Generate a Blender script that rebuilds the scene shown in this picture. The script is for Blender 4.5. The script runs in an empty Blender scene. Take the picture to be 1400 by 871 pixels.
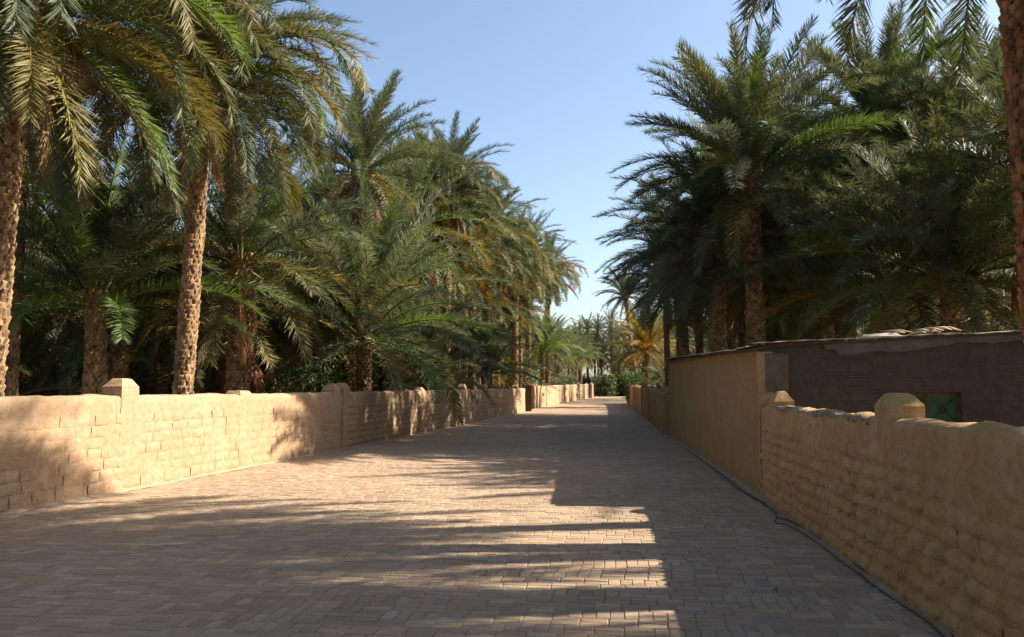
import bpy, math, random
from mathutils import Vector, Matrix, noise
R_ = math.radians
rnd = random.Random(7)
scene = bpy.context.scene
C = scene.collection

# ---------------------------------------------------------------- camera, sky, sun, exposure
EYE = 1.65; FPX = 1130.0; PITCH = math.atan(95.5 / FPX)
cam_d = bpy.data.cameras.new("camera"); cam = bpy.data.objects.new("camera", cam_d); C.objects.link(cam)
cam.location = (0, 0, EYE); cam.rotation_euler = (math.pi / 2 + PITCH, 0, 0)
cam_d.sensor_width = 36; cam_d.lens = 36 * FPX / 1400; cam_d.clip_start = 0.05; cam_d.clip_end = 3000
scene.camera = cam
SUN = Vector((1.0, 0.17, 0.0)).normalized() * math.cos(R_(36.5)) + Vector((0, 0, math.sin(R_(36.5))))
world = bpy.data.worlds.new("World"); scene.world = world; world.use_nodes = True
wn = world.node_tree
bg = wn.nodes['Background']; sky = wn.nodes.new('ShaderNodeTexSky')
sky.sky_type = 'NISHITA'; sky.sun_disc = False; sky.sun_elevation = R_(36.5)
sky.sun_rotation = math.atan2(SUN.x, SUN.y); sky.air_density = 1.0; sky.dust_density = 1.6; sky.ozone_density = 1.2
wn.links.new(sky.outputs[0], bg.inputs[0]); bg.inputs[1].default_value = 0.094
sd = bpy.data.lights.new("sun", 'SUN'); sun = bpy.data.objects.new("sun", sd); C.objects.link(sun)
sd.energy = 5.0; sd.angle = R_(0.53); sd.color = (1.0, 0.92, 0.80)
sun.rotation_euler = SUN.to_track_quat('Z', 'Y').to_euler(); sun.location = (20, 0, 30)
scene.view_settings.view_transform = 'Standard'; scene.view_settings.look = 'None'
scene.view_settings.gamma = 1.0; scene.view_settings.exposure = 1.32
scene.render.engine = 'CYCLES'
scene.cycles.max_bounces = 5; scene.cycles.diffuse_bounces = 3; scene.cycles.transmission_bounces = 3
scene.cycles.transparent_max_bounces = 4

# ---------------------------------------------------------------- helpers
def setp(o, label=None, cat=None, group=None, kind=None):
    if label: o['label'] = label
    if cat: o['category'] = cat
    if group: o['group'] = group
    if kind: o['kind'] = kind
    return o
def thing(name, label, cat, loc=(0, 0, 0), rotz=0, group=None):
    o = bpy.data.objects.new(name, None); C.objects.link(o)
    o.empty_display_size = 0.3
    o.location = loc; o.rotation_euler = (0, 0, rotz)
    return setp(o, label, cat, group)
def put(name, mesh, parent=None, loc=(0, 0, 0), rot=(0, 0, 0), sc=(1, 1, 1), color=None):
    o = bpy.data.objects.new(name, mesh); C.objects.link(o)
    o.location = loc; o.rotation_euler = rot; o.scale = sc
    if parent: o.parent = parent
    if color: o.color = (*color, 1)
    return o
class MB:
    def __init__(s): s.v = []; s.f = []; s.c = []; s.sm = []
    def add(s, vs, fs, col=None, smooth=False):
        n = len(s.v); s.v.extend([tuple(p) for p in vs])
        for f in fs:
            s.f.append(tuple(n + i for i in f)); s.c.append(col); s.sm.append(smooth)
    def box(s, a, b, M=None, col=None):
        x0, y0, z0 = a; x1, y1, z1 = b
        vs = [Vector(p) for p in ((x0,y0,z0),(x1,y0,z0),(x1,y1,z0),(x0,y1,z0),(x0,y0,z1),(x1,y0,z1),(x1,y1,z1),(x0,y1,z1))]
        if M: vs = [M @ p for p in vs]
        s.add(vs, [(0,3,2,1),(4,5,6,7),(0,1,5,4),(1,2,6,5),(2,3,7,6),(3,0,4,7)], col)
    def tube(s, pts, rads, n=6, col=None, smooth=True, cap=True):
        pts = [Vector(p) for p in pts]; rings = []
        up = Vector((0, 0, 1))
        for i, p in enumerate(pts):
            t = (pts[min(i+1, len(pts)-1)] - pts[max(i-1, 0)]).normalized()
            a = t.cross(up)
            if a.length < 1e-3: a = Vector((1, 0, 0))
            a.normalize(); b = a.cross(t)
            r = rads[i] if hasattr(rads, '__len__') else rads
            rings.append([p + (a*math.cos(2*math.pi*k/n) + b*math.sin(2*math.pi*k/n))*r for k in range(n)])
        vs = [q for r in rings for q in r]; fs = []
        for i in range(len(pts)-1):
            for k in range(n):
                fs.append((i*n+k, i*n+(k+1) % n, (i+1)*n+(k+1) % n, (i+1)*n+k))
        if cap: fs += [tuple(range(n-1, -1, -1)), tuple((len(pts)-1)*n+k for k in range(n))]
        s.add(vs, fs, col, smooth)
    def mesh(s, name, mat=None, smooth=None):
        me = bpy.data.meshes.new(name); me.from_pydata(s.v, [], s.f)
        if any(c is not None for c in s.c):
            at = me.color_attributes.new('Col', 'FLOAT_COLOR', 'CORNER'); buf = []
            for f, c in zip(s.f, s.c):
                c = c or (1, 1, 1)
                buf.extend((c[0], c[1], c[2], 1.0) * len(f))
            at.data.foreach_set('color', buf)
        if smooth is None: me.polygons.foreach_set('use_smooth', s.sm)
        else: me.polygons.foreach_set('use_smooth', [smooth]*len(s.f))
        if mat: me.materials.append(mat)
        me.update(); return me
def px_at(px, d, py=531.0):
    """world X (and z) of the ray through photo pixel (px, py) at depth d"""
    dx = (px - 700) / FPX; dy = (435.5 - py) / FPX
    c, s = math.cos(PITCH), math.sin(PITCH)
    t = d / (c - dy * s)
    return dx * t, EYE + t * (s + dy * c)
def gnd(px, py):
    dx = (px - 700) / FPX; dy = (435.5 - py) / FPX
    c, s = math.cos(PITCH), math.sin(PITCH)
    t = -EYE / (s + dy * c)
    return Vector((dx * t, t * (c - dy * s), 0))
def nz(p, f=1.0, o=0.0): return noise.noise(Vector((p[0]*f+o, p[1]*f+o*.7, p[2]*f-o)))

# ---------------------------------------------------------------- materials
def mat(name):
    m = bpy.data.materials.new(name); m.use_nodes = True
    nt = m.node_tree; return m, nt, nt.nodes['Principled BSDF']
def nd(nt, t, **k):
    n = nt.nodes.new(t)
    for a, b in k.items():
        if isinstance(a, str) and hasattr(n, a): setattr(n, a, b)
    return n
def noise_node(nt, coord, scale, detail=4, rough=0.55, dist=0.0):
    n = nt.nodes.new('ShaderNodeTexNoise'); n.inputs['Scale'].default_value = scale
    n.inputs['Detail'].default_value = detail; n.inputs['Roughness'].default_value = rough
    n.inputs['Distortion'].default_value = dist
    nt.links.new(coord, n.inputs['Vector']); return n
def ramp(nt, fac, stops):
    r = nt.nodes.new('ShaderNodeValToRGB'); e = r.color_ramp.elements
    while len(e) < len(stops): e.new(0.5)
    for i, (p, c) in enumerate(stops):
        e[i].position = p; e[i].color = (*c, 1) if len(c) == 3 else c
    nt.links.new(fac, r.inputs[0]); return r
def mixc(nt, fac, a, b, mode='MIX'):
    m = nt.nodes.new('ShaderNodeMix'); m.data_type = 'RGBA'; m.blend_type = mode
    for sock, v in ((m.inputs[0], fac), (m.inputs[6], a), (m.inputs[7], b)):
        if hasattr(v, 'links') or hasattr(v, 'is_linked'): nt.links.new(v, sock)
        elif isinstance(v, (int, float)): sock.default_value = v
        else: sock.default_value = (*v, 1)
    return m.outputs[2]
def bump(nt, bs, h, strength, dist, prev=None):
    b = nt.nodes.new('ShaderNodeBump'); b.inputs['Strength'].default_value = strength
    b.inputs['Distance'].default_value = dist; nt.links.new(h, b.inputs['Height'])
    if prev: nt.links.new(prev, b.inputs['Normal'])
    if bs: nt.links.new(b.outputs[0], bs.inputs['Normal'])
    return b.outputs[0]
def world_coord(nt):
    g = nt.nodes.new('ShaderNodeNewGeometry'); return g.outputs['Position']
def stretch(nt, co, sx, sy, sz, rotz=0):
    m = nt.nodes.new('ShaderNodeMapping'); m.inputs['Scale'].default_value = (sx, sy, sz)
    m.inputs['Rotation'].default_value = (0, 0, rotz)
    nt.links.new(co, m.inputs[0]); return m.outputs[0]

def adobe(name, c1, c2, c3, grey=0.25, fine=1.0):
    m, nt, bs = mat(name); co = world_coord(nt)
    n1 = noise_node(nt, co, 1.3, 5, .6); n2 = noise_node(nt, co, 9, 4, .6)
    n3 = noise_node(nt, co, 70, 3, .6)
    n4 = noise_node(nt, stretch(nt, co, 6, 6, 1.0), 1.2, 4, .6)     # rain streaks
    base = ramp(nt, n1.outputs[0], [(.35, c1), (.65, c2)]).outputs[0]
    base = mixc(nt, ramp(nt, n2.outputs[0], [(.42, (0,0,0)), (.68, (.7,.7,.7))]).outputs[0], base, c3)
    base = mixc(nt, ramp(nt, n4.outputs[0], [(.50, (0,0,0)), (.75, (grey,grey,grey))]).outputs[0], base, (c2[0]*.55, c2[1]*.58, c2[2]*.72))
    sp = ramp(nt, n3.outputs[0], [(.3, (.82,.82,.82)), (.7, (1.1,1.1,1.1))]).outputs[0]
    base = mixc(nt, 1.0, base, sp, 'MULTIPLY')
    nt.links.new(base, bs.inputs['Base Color']); bs.inputs['Roughness'].default_value = .95
    bs.inputs['Specular IOR Level'].default_value = .15
    n6 = noise_node(nt, co, 24, 6, .7)
    b1 = bump(nt, None, n2.outputs[0], .6, .028); b1 = bump(nt, None, n6.outputs[0], .55*fine, .018, b1); bump(nt, bs, n3.outputs[0], .5*fine, .008, b1)
    return m
M_wall_l = adobe('mud_plaster_left', (.41,.27,.155), (.46,.32,.195), (.345,.205,.105))
M_wall_r = adobe('mud_plaster_right', (.41,.25,.11), (.47,.31,.165), (.32,.17,.062), .45)
M_coping = adobe('weathered_coping', (.25,.19,.14), (.32,.25,.185), (.19,.14,.10))
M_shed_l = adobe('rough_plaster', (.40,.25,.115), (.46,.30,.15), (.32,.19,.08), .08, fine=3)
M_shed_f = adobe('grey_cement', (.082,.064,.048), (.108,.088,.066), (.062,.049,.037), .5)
M_render = adobe('pale_render', (.13,.115,.10), (.165,.145,.12), (.10,.09,.075), .2)
M_block = adobe('rough_block', (.15,.11,.08), (.19,.145,.105), (.11,.08,.058), .2, 2)

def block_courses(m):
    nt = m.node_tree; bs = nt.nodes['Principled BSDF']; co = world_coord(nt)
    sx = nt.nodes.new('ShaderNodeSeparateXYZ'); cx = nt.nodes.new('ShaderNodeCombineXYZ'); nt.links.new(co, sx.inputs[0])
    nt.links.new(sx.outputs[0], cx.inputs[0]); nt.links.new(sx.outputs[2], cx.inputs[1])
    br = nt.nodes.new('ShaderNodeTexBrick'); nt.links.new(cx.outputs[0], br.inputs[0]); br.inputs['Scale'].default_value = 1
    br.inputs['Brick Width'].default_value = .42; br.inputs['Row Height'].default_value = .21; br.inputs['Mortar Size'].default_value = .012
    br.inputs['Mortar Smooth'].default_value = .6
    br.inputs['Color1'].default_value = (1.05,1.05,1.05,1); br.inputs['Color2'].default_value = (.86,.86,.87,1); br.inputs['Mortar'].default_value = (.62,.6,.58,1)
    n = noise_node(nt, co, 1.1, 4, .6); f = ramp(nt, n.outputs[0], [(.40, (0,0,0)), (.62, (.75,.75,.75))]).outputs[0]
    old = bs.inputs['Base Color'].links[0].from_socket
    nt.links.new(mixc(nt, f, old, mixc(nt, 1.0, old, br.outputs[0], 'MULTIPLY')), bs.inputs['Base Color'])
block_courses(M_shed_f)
def paver_mat(name, textured):
    m, nt, bs = mat(name); co = world_coord(nt)
    n1 = noise_node(nt, co, .35, 4, .6); n2 = noise_node(nt, co, 40, 3, .6)
    if textured:
        br = nt.nodes.new('ShaderNodeTexBrick'); mp = stretch(nt, co, 1, 1, 1, R_(7.7))
        nt.links.new(mp, br.inputs[0]); br.inputs['Scale'].default_value = 1
        br.inputs['Brick Width'].default_value = .22; br.inputs['Row Height'].default_value = .11
        br.inputs['Mortar Size'].default_value = .008
        br.inputs['Color1'].default_value = (.375,.262,.165,1); br.inputs['Color2'].default_value = (.34,.238,.152,1)
        br.inputs['Mortar'].default_value = (.33,.23,.14,1); col = br.outputs[0]
    else:
        at = nt.nodes.new('ShaderNodeVertexColor'); at.layer_name = 'Col'; oi = nt.nodes.new('ShaderNodeObjectInfo')
        col = mixc(nt, 1.0, at.outputs[0], oi.outputs['Color'], 'MULTIPLY')
    col = mixc(nt, 1.0, col, ramp(nt, n1.outputs[0], [(.3, (.84,.83,.82)), (.7, (1.10,1.08,1.05))]).outputs[0], 'MULTIPLY')
    col = mixc(nt, 1.0, col, ramp(nt, n2.outputs[0], [(.3, (.85,.85,.85)), (.7, (1.1,1.1,1.1))]).outputs[0], 'MULTIPLY')
    n5 = noise_node(nt, co, 2.2, 5, .65)      # blown sand
    col = mixc(nt, ramp(nt, n5.outputs[0], [(.48, (0,0,0)), (.75, (.45,.45,.45))]).outputs[0], col, (.42,.32,.23))
    nt.links.new(col, bs.inputs['Base Color']); bs.inputs['Roughness'].default_value = .85
    bs.inputs['Specular IOR Level'].default_value = .2
    bump(nt, bs, n2.outputs[0], .35, .004); return m
M_paver = paver_mat('worn_paver', False); M_farroad = paver_mat('far_paving', True)
m, nt, bs = mat('joint_sand'); co = world_coord(nt)
c_ = ramp(nt, noise_node(nt, co, 3, 5).outputs[0], [(.3, (.26,.19,.125)), (.7, (.36,.27,.18))]).outputs[0]
nt.links.new(c_, bs.inputs['Base Color']); bs.inputs['Roughness'].default_value = 1; M_sand = m
m, nt, bs = mat('grove_soil'); co = world_coord(nt)
c_ = ramp(nt, noise_node(nt, co, .8, 6, .65).outputs[0], [(.3, (.11,.08,.05)), (.55, (.20,.15,.09)), (.75, (.16,.15,.06))]).outputs[0]
nt.links.new(c_, bs.inputs['Base Color']); bs.inputs['Roughness'].default_value = 1; M_soil = m
bump(nt, bs, noise_node(nt, co, 12, 5).outputs[0], .8, .05)

def leaf_mat(name, trans=.22):
    m, nt, bs = mat(name)
    oi = nt.nodes.new('ShaderNodeObjectInfo'); at = nt.nodes.new('ShaderNodeVertexColor'); at.layer_name = 'Col'
    col = mixc(nt, 1.0, at.outputs[0], oi.outputs['Color'], 'MULTIPLY')
    nt.links.new(col, bs.inputs['Base Color'])
    bs.inputs['Roughness'].default_value = .55; bs.inputs['Specular IOR Level'].default_value = .28
    tr = nt.nodes.new('ShaderNodeBsdfTranslucent'); hs = nt.nodes.new('ShaderNodeHueSaturation')
    hs.inputs['Saturation'].default_value = 1.25; hs.inputs['Value'].default_value = 1.5
    hs.inputs['Hue'].default_value = .485
    nt.links.new(col, hs.inputs['Color']); nt.links.new(hs.outputs[0], tr.inputs[0])
    mx = nt.nodes.new('ShaderNodeMixShader'); mx.inputs[0].default_value = trans
    nt.links.new(bs.outputs[0], mx.inputs[1]); nt.links.new(tr.outputs[0], mx.inputs[2])
    nt.links.new(mx.outputs[0], nt.nodes['Material Output'].inputs[0]); return m
M_leaf = leaf_mat('palm_leaflets')
def bark_mat(name, a, b, c):
    m, nt, bs = mat(name)
    tc = nt.nodes.new('ShaderNodeTexCoord'); co = tc.outputs['Object']
    w = world_coord(nt)
    n1 = noise_node(nt, w, 6, 5, .6); n2 = noise_node(nt, stretch(nt, w, 60, 60, 12), 1, 3)
    col = ramp(nt, n1.outputs[0], [(.3, a), (.5, b), (.72, c)]).outputs[0]
    at = nt.nodes.new('ShaderNodeVertexColor'); at.layer_name = 'Col'; oi = nt.nodes.new('ShaderNodeObjectInfo')
    col = mixc(nt, 1.0, col, at.outputs[0], 'MULTIPLY'); col = mixc(nt, 1.0, col, oi.outputs['Color'], 'MULTIPLY')
    nt.links.new(col, bs.inputs['Base Color']); bs.inputs['Roughness'].default_value = .9
    bs.inputs['Specular IOR Level'].default_value = .2
    bump(nt, bs, n2.outputs[0], .7, .01); return m
M_bark = bark_mat('palm_bark', (.13,.075,.038), (.29,.175,.09), (.42,.28,.155))
def flat(name, c, rough=.6, metal=0.0, var=.25, sc=8):
    m, nt, bs = mat(name); n = noise_node(nt, world_coord(nt), sc, 4)
    col = ramp(nt, n.outputs[0], [(.3, tuple(x*(1-var) for x in c)), (.7, tuple(x*(1+var) for x in c))]).outputs[0]
    nt.links.new(col, bs.inputs['Base Color']); bs.inputs['Roughness'].default_value = rough
    bs.inputs['Metallic'].default_value = metal; return m
M_green = flat('green_paint', (.022,.075,.018), .6); M_rust = flat('rusty_iron', (.09,.045,.025), .8)
M_hose = flat('black_hose', (.03,.028,.025), .5); M_zinc = flat('dusty_sheet', (.34,.29,.235), .8, .1, .35, 3)
M_cap = flat('blue_plastic', (.03,.13,.35), .4); M_dry = flat('dry_leaf', (.42,.30,.18), .8, 0, .4, 20)
M_bleach = flat('sun_bleached_board', (.40,.33,.27), .8)
M_bush = leaf_mat('bush_leaves', .3)

# ---------------------------------------------------------------- ground and road
HD = R_(7.7); U = Vector((math.sin(HD), math.cos(HD), 0)); V = Vector((math.cos(HD), -math.sin(HD), 0))
mb = MB(); S = 1500
mb.add([(-S,-300,-.06),(S,-300,-.06),(S,S,-.06),(-S,S,-.06)], [(0,1,2,3)])
setp(put('ground', mb.mesh('ground', M_soil)), kind='structure')
# lane edges (world X as a function of depth)
LP = [(-8.60 + .176*-8, -8), (-8.60 + .176*22.6, 22.6)]
e = gnd(718, 563.4); LP.append((e.x, e.y))
e = gnd(731, 558.4); LP.append((e.x, e.y)); e = gnd(805, 544.5); LP.append((e.x, e.y)); LP.append((e.x+3.6, e.y+28)); LP.append((e.x+4.5, e.y+34))
RP = [(2.255 - .118*8, -8), (3.74, 12.5), (5.36, 28.3)]
for q in ((905, 592), (869.4, 559.7), (858.5, 551.7)):
    e = gnd(*q); RP.append((e.x, e.y))
e2 = gnd(805, 544.5); RP += [(e2.x+5.2, e2.y), (e2.x+10.5, e2.y+30), (e2.x+11.5, e2.y+34)]
def edge(pl, y):
    for (x0, y0), (x1, y1) in zip(pl, pl[1:]):
        if y <= y1 or (x1, y1) == pl[-1]:
            return x0 + (x1-x0)*(y-y0)/(y1-y0)
rmb = MB(); ys = [-8 + i*1.0 for i in range(0, 60)] + [52+i*5 for i in range(25)]
for y0, y1 in zip(ys, ys[1:]):
    rmb.add([(edge(LP,y0)-.1,y0,-.009),(edge(RP,y0)+.1,y0,-.009),(edge(RP,y1)+.1,y1,-.009),(edge(LP,y1)-.1,y1,-.009)], [(0,1,2,3)])
road = setp(put('road', rmb.mesh('road_bed', M_sand)), kind='structure')
fb = MB(); PD = 34.0
ys2 = [PD + i*2 for i in range(70)]
for y0, y1 in zip(ys2, ys2[1:]):
    fb.add([(edge(LP,y0),y0,-.002),(edge(RP,y0),y0,-.002),(edge(RP,y1),y1,-.002),(edge(LP,y1),y1,-.002)], [(0,1,2,3)])
put('paving', fb.mesh('far_paving', M_farroad), road)
# pavers: courses 0.21 m deep across the lane, filled by runs of upright bricks or stacked pairs
PW = .205; pav = []
prng = random.Random(3)
def inroad(p, m=.03): return p.y > 2.5 and p.y < PD+.3 and edge(LP, p.y)+m < p.x < edge(RP, p.y)-m
for i in range(8, 175):
    s = -9.0 + prng.uniform(-.1, .1); uu = i*PW
    mode = prng.random() < .6; left = prng.randint(3, 16)
    while s < 9.0:
        if left <= 0: mode = not mode; left = prng.randint(3, 14)
        left -= 1
        if mode: items = [(s+PW/4, uu+PW/2, PW/2, PW)]; s += PW/2
        else: items = [(s+PW/2, uu+PW/4, PW, PW/2), (s+PW/2, uu+PW*.75, PW, PW/2)]; s += PW
        for (cs, cu, w, h) in items:
            p = V*cs + U*cu
            if inroad(p): pav.append((p, w, h))
tints = [(.385,.27,.172), (.37,.26,.168), (.35,.25,.168), (.405,.29,.188), (.38,.25,.157), (.34,.243,.17), (.43,.318,.212)]
def vis(p):
    t = p.y * math.cos(PITCH) - EYE*math.sin(PITCH)
    if t <= 0: return False
    x = p.x/t*FPX; y = (-EYE*math.cos(PITCH) - p.y*math.sin(PITCH))/t*FPX
    return abs(x) < 705 and y > -438
cand = sorted([k for k, q in enumerate(pav) if vis(q[0])], key=lambda k: pav[k][0].length)[:300]
cset = set(cand)
def unit_paver(seed):
    r = random.Random(seed); b = MB(); g = .035
    top = [(-.5+g,-.5+g),(.5-g,-.5+g),(.5-g,.5-g),(-.5+g,.5-g)]
    bot = [(-.5,-.5),(.5,-.5),(.5,.5),(-.5,.5)]
    j = [(r.uniform(-.015,.015), r.uniform(-.015,.015)) for _ in range(4)]
    vs = [(x+a,y+c,1) for (x,y),(a,c) in zip(top,j)] + [(x+a,y+c,.8) for (x,y),(a,c) in zip(bot,j)] + [(x,y,0) for (x,y) in bot]
    fs = [(0,1,2,3)] + [(4+k,4+(k+1)%4,(k+1)%4,k) for k in range(4)] + [(8+k,8+(k+1)%4,4+(k+1)%4,4+k) for k in range(4)]
    b.add(vs, fs, (1,1,1)); return b
ups = [unit_paver(s) for s in range(4)]; upm = [u.mesh('paver', M_paver) for u in ups]
big = MB()
for k, (p, w, h) in enumerate(pav):
    t = prng.choice(tints); v = prng.uniform(.90, 1.10); col = tuple(c*v for c in t)
    z1 = prng.uniform(-.003, .003) + .006*nz(p, .7); rz = -HD + prng.gauss(0, .012); gap = .0055
    if k in cset:
        o = put('paver', upm[k % 4], road, (p.x, p.y, -.028), (prng.gauss(0,.006), prng.gauss(0,.006), rz), (w-gap, h-gap, .028+z1), col)
    else:
        u = ups[k % 4]; cr, sr = math.cos(rz), math.sin(rz)
        vs = [(p.x + x*(w-gap)*cr - y*(h-gap)*sr, p.y + x*(w-gap)*sr + y*(h-gap)*cr, -.028+z*(.028+z1)) for x, y, z in u.v]
        big.add(vs[:8], u.f[:5], col)
setp(put('pavers', big.mesh('pavers', M_paver), road), kind='stuff')

# ---------------------------------------------------------------- mud walls
def wall_body(pts, H, th, step=.14, amp=.018, seed=0, side=1, zr=0.0, cop=.06):
    """pts: road-face polyline; thickness goes to side (+1: +X, -1: -X). H float or list per pt"""
    mb = MB(); Hs = H if hasattr(H, '__len__') else [H]*len(pts)
    L = 0; stations = []
    for i in range(len(pts)-1):
        a, b = Vector((*pts[i], 0)), Vector((*pts[i+1], 0)); n = max(2, int((b-a).length/step))
        for k in range(n + (i == len(pts)-2)):
            t = k/n; d = (b-a).normalized(); nrm = Vector((d.y, -d.x, 0))*side
            stations.append((a.lerp(b, t), nrm, Hs[i]+(Hs[i+1]-Hs[i])*t))
    prof = [(0,-.08)] + [(0, z) for z in (.12,.3,.48,.66,.84,1.0)]
    n = None
    for (p, nr, h) in stations:
        ring = []
        zs = [-.08] + [f*(h-cop) for f in (.09,.2,.32,.44,.56,.68,.8,.92,1.0)]
        pr = [(.004, z) for z in zs] + [(.03, h-cop*.35), (th*.3, h), (th*.7, h), (th-.03, h-cop*.35), (th, h-cop), (th, h*.5), (th, -.08)]
        for (o, z) in pr:
            q = p + nr*o + Vector((0,0,z)); k = nz(q, 2.3, seed)*amp*1.4 + nz(q, 7, seed+3)*amp
            if z > h-cop-.01: q.z += k*1.1 + nz(q, 1.1, seed)*.015
            q += nr*(k if o < th/2 else -k); ring.append(q)
        n = len(ring); mb.v.extend([tuple(q) for q in ring])
    m = len(stations)
    for i in range(m-1):
        for k in range(n-1):
            f = (i*n+k, (i+1)*n+k, (i+1)*n+k+1, i*n+k+1)
            mb.f.append(f if side > 0 else f[::-1]); mb.c.append(None); mb.sm.append(True)
    for s0, rev in ((0, side > 0), ((m-1)*n, side < 0)):
        f = tuple(range(s0, s0+n)); mb.f.append(f[::-1] if not rev else f); mb.c.append(None); mb.sm.append(False)
    return mb
def pillow(seed, nx=7, ny=5, eu=6, ev=4, ju=.045):
    r = random.Random(seed); b = MB(); vs = []
    for j in range(ny):
        for i in range(nx):
            u = i/(nx-1)*2-1; v = j/(ny-1)*2-1
            e_ = (1-abs(u)**eu*.95)*(1-abs(v)**ev*.95)
            hgt = e_*(1+r.uniform(-.4,.35)) if abs(u) < .99 and abs(v) < .99 else -.35
            if v < -.3: hgt *= 1.25         # overhanging lower lip, slumped plaster
            vs.append((u*.5+r.uniform(-ju,ju), -hgt, v*.5+r.uniform(-ju,ju)*1.4))
    fs = [(j*nx+i, j*nx+i+1, (j+1)*nx+i+1, (j+1)*nx+i) for j in range(ny-1) for i in range(nx-1)]
    b.add(vs, fs, None, True); return b
pil_soft = [pillow(s, eu=2.6, ev=3.2, ju=.02) for s in range(10)]
pil_firm = [pillow(s, eu=7, ev=5, ju=.035) for s in range(10)]
def wall_bricks(parent, a, b, H, mt, side, bl, ch, amp, seed, maxn=300, z0=.05, ztop=.14, fade=False):
    pil = pil_firm if side > 0 else pil_soft; meshes = [q.mesh('brick', mt) for q in pil]; r = random.Random(seed)
    a = Vector((*a, 0)); b = Vector((*b, 0)); d = (b-a); L = d.length; d.normalize()
    nrm = Vector((d.y, -d.x, 0))*side; rows = int((H-ztop-z0)/ch); lst = []
    for j in range(rows):
        s = -bl*(.5 if j % 2 else 0) + r.uniform(-.06, .06)
        while s < L-.1:
            w = bl*r.uniform(.72, 1.25)
            if s > 0 and s+w < L+.05: lst.append((s+w/2, w, z0+ch*(j+.5)+r.uniform(-.008,.008), j))
            s += w
    lst.sort(key=lambda q: (a+d*q[0]).length); rest = MB()
    ang = math.atan2(d.y, d.x) if side < 0 else math.atan2(-d.y, -d.x)
    for k, (s, w, z, j) in enumerate(lst):
        p = a + d*s + Vector((0,0,z)); f = .6 + .8*nz(p, .8, seed+9)
        if fade and j >= rows-2: f *= .5
        hh = amp*max(.25, f+.25)*r.uniform(.55, 1.4); p -= nrm*.004
        sc = (w*.93, hh, ch*.93); rot = r.gauss(0, .02); me = r.randrange(10)
        flip = r.random() < .5
        if k < maxn: o = put('brick', meshes[me], parent, p, (0, rot, ang), sc)
        else:
            M = Matrix.Translation(p) @ Matrix.Rotation(ang, 4, 'Z') @ Matrix.Diagonal((*sc, 1))
            rest.add([M @ Vector(v) for v in pil[me].v], pil[me].f, None, True)
    if rest.v: setp(put('bricks', rest.mesh('bricks', mt), parent), kind='stuff')
def pillar_mesh(w, th, z0, z1, ch, mt, seed, n=5):
    """w along the wall (local x), th across (local y), top chamfered on four sides; densely cut so that it can weather"""
    b = MB(); levels = []
    zs = [z0 + (z1-ch-z0)*k/6 for k in range(7)] + [z1-ch*.55, z1-ch*.12, z1]
    ins = [0]*6 + [0, ch*.38, ch*.72, ch*.95]
    for z, i_ in zip(zs, ins):
        ring = []
        W, T = w/2-i_, th/2-i_*.75
        for (x0,y0),(x1,y1) in (((-W,-T),(W,-T)),((W,-T),(W,T)),((W,T),(-W,T)),((-W,T),(-W,-T))):
            for k in range(n):
                t = k/n; q = Vector((x0+(x1-x0)*t, y0+(y1-y0)*t, z))
                kk = nz(q, 6, seed)*.018 + nz(q, 17, seed)*.008
                c_ = 1-.02*(k == 0); q.x *= c_*(1+kk*2); q.y *= c_*(1+kk*3); q.z += kk*.5*(z > z0+.1); ring.append(q)
        levels.append(ring)
    vs = [q for r in levels for q in r]; N = 4*n
    fs = [(i*N+k, i*N+(k+1)%N, (i+1)*N+(k+1)%N, (i+1)*N+k) for i in range(len(levels)-1) for k in range(N)]
    fs.append(tuple((len(levels)-1)*N+k for k in range(N)))
    b.add(vs, fs, None, True); me = b.mesh('pillar', mt)
    me.set_sharp_from_angle(angle=R_(22)); return me
def on(pl, y): return edge(pl, y)
def dirang(a, b): return math.atan2(b[1]-a[1], b[0]-a[0])

# left walls
Lw = [((LP[0][0], -8), (LP[1][0], 22.55), 1.54), ]
a, b = (LP[0][0]-.0, -8), (LP[1][0], LP[1][1]-.03)
w1 = thing('mud_wall', 'long sunlit tan mud brick wall at the left edge of the lane, nearest on that side', 'wall', (*a, 0))
def rel(o, parent):
    o.location = Vector(o.location) - Vector(parent.location)
def reparent_all(parent):
    for c in C.objects:
        if c.parent == parent: c.location = Vector(c.location) - Vector(parent.location)
put('wall_body', wall_body([a, b], 1.54, .32, .14, .016, 1, -1).mesh('wall_body', M_wall_l), w1)
a1 = (on(LP, 9.6), 9.6)
wall_bricks(w1, a1, b, 1.54, M_wall_l, -1, .42, .172, .010, 5, 300)
angL = dirang(a, b)
for y, w, z1, ch in ((13.55, .46, 1.81, .13), (17.35, .50, 1.60, .07), (22.25, .44, 1.78, .16)):
    o = put('pillar', pillar_mesh(w, .36, .2, z1, ch, M_wall_l, y), w1, (on(LP, y)-.172, y, 0), (0, 0, angL))
reparent_all(w1)
a, b = LP[1], LP[2]
w2 = thing('mud_wall', 'second tan mud brick wall along the left, striped by palm shadows, beyond the vertical crack', 'wall', (*a, 0))
put('wall_body', wall_body([(a[0], a[1]+.03), b], [1.55, 1.66], .32, .3, .016, 2, -1).mesh('wall_body', M_wall_l), w2)
wall_bricks(w2, a, b, 1.56, M_wall_l, -1, .42, .172, .014, 6, 0)
for y, z1 in ((22.95, 1.80), (31, 1.70), (38.5, 1.85), (43.5, 1.86), (48, 1.88), (51.5, 1.86), (54.5, 1.88)):
    put('pillar', pillar_mesh(.5, .36, .2, z1, .13, M_wall_l, y), w2, (on(LP, y)-.17, y, 0), (0, 0, dirang(a, b)))
reparent_all(w2)
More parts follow.
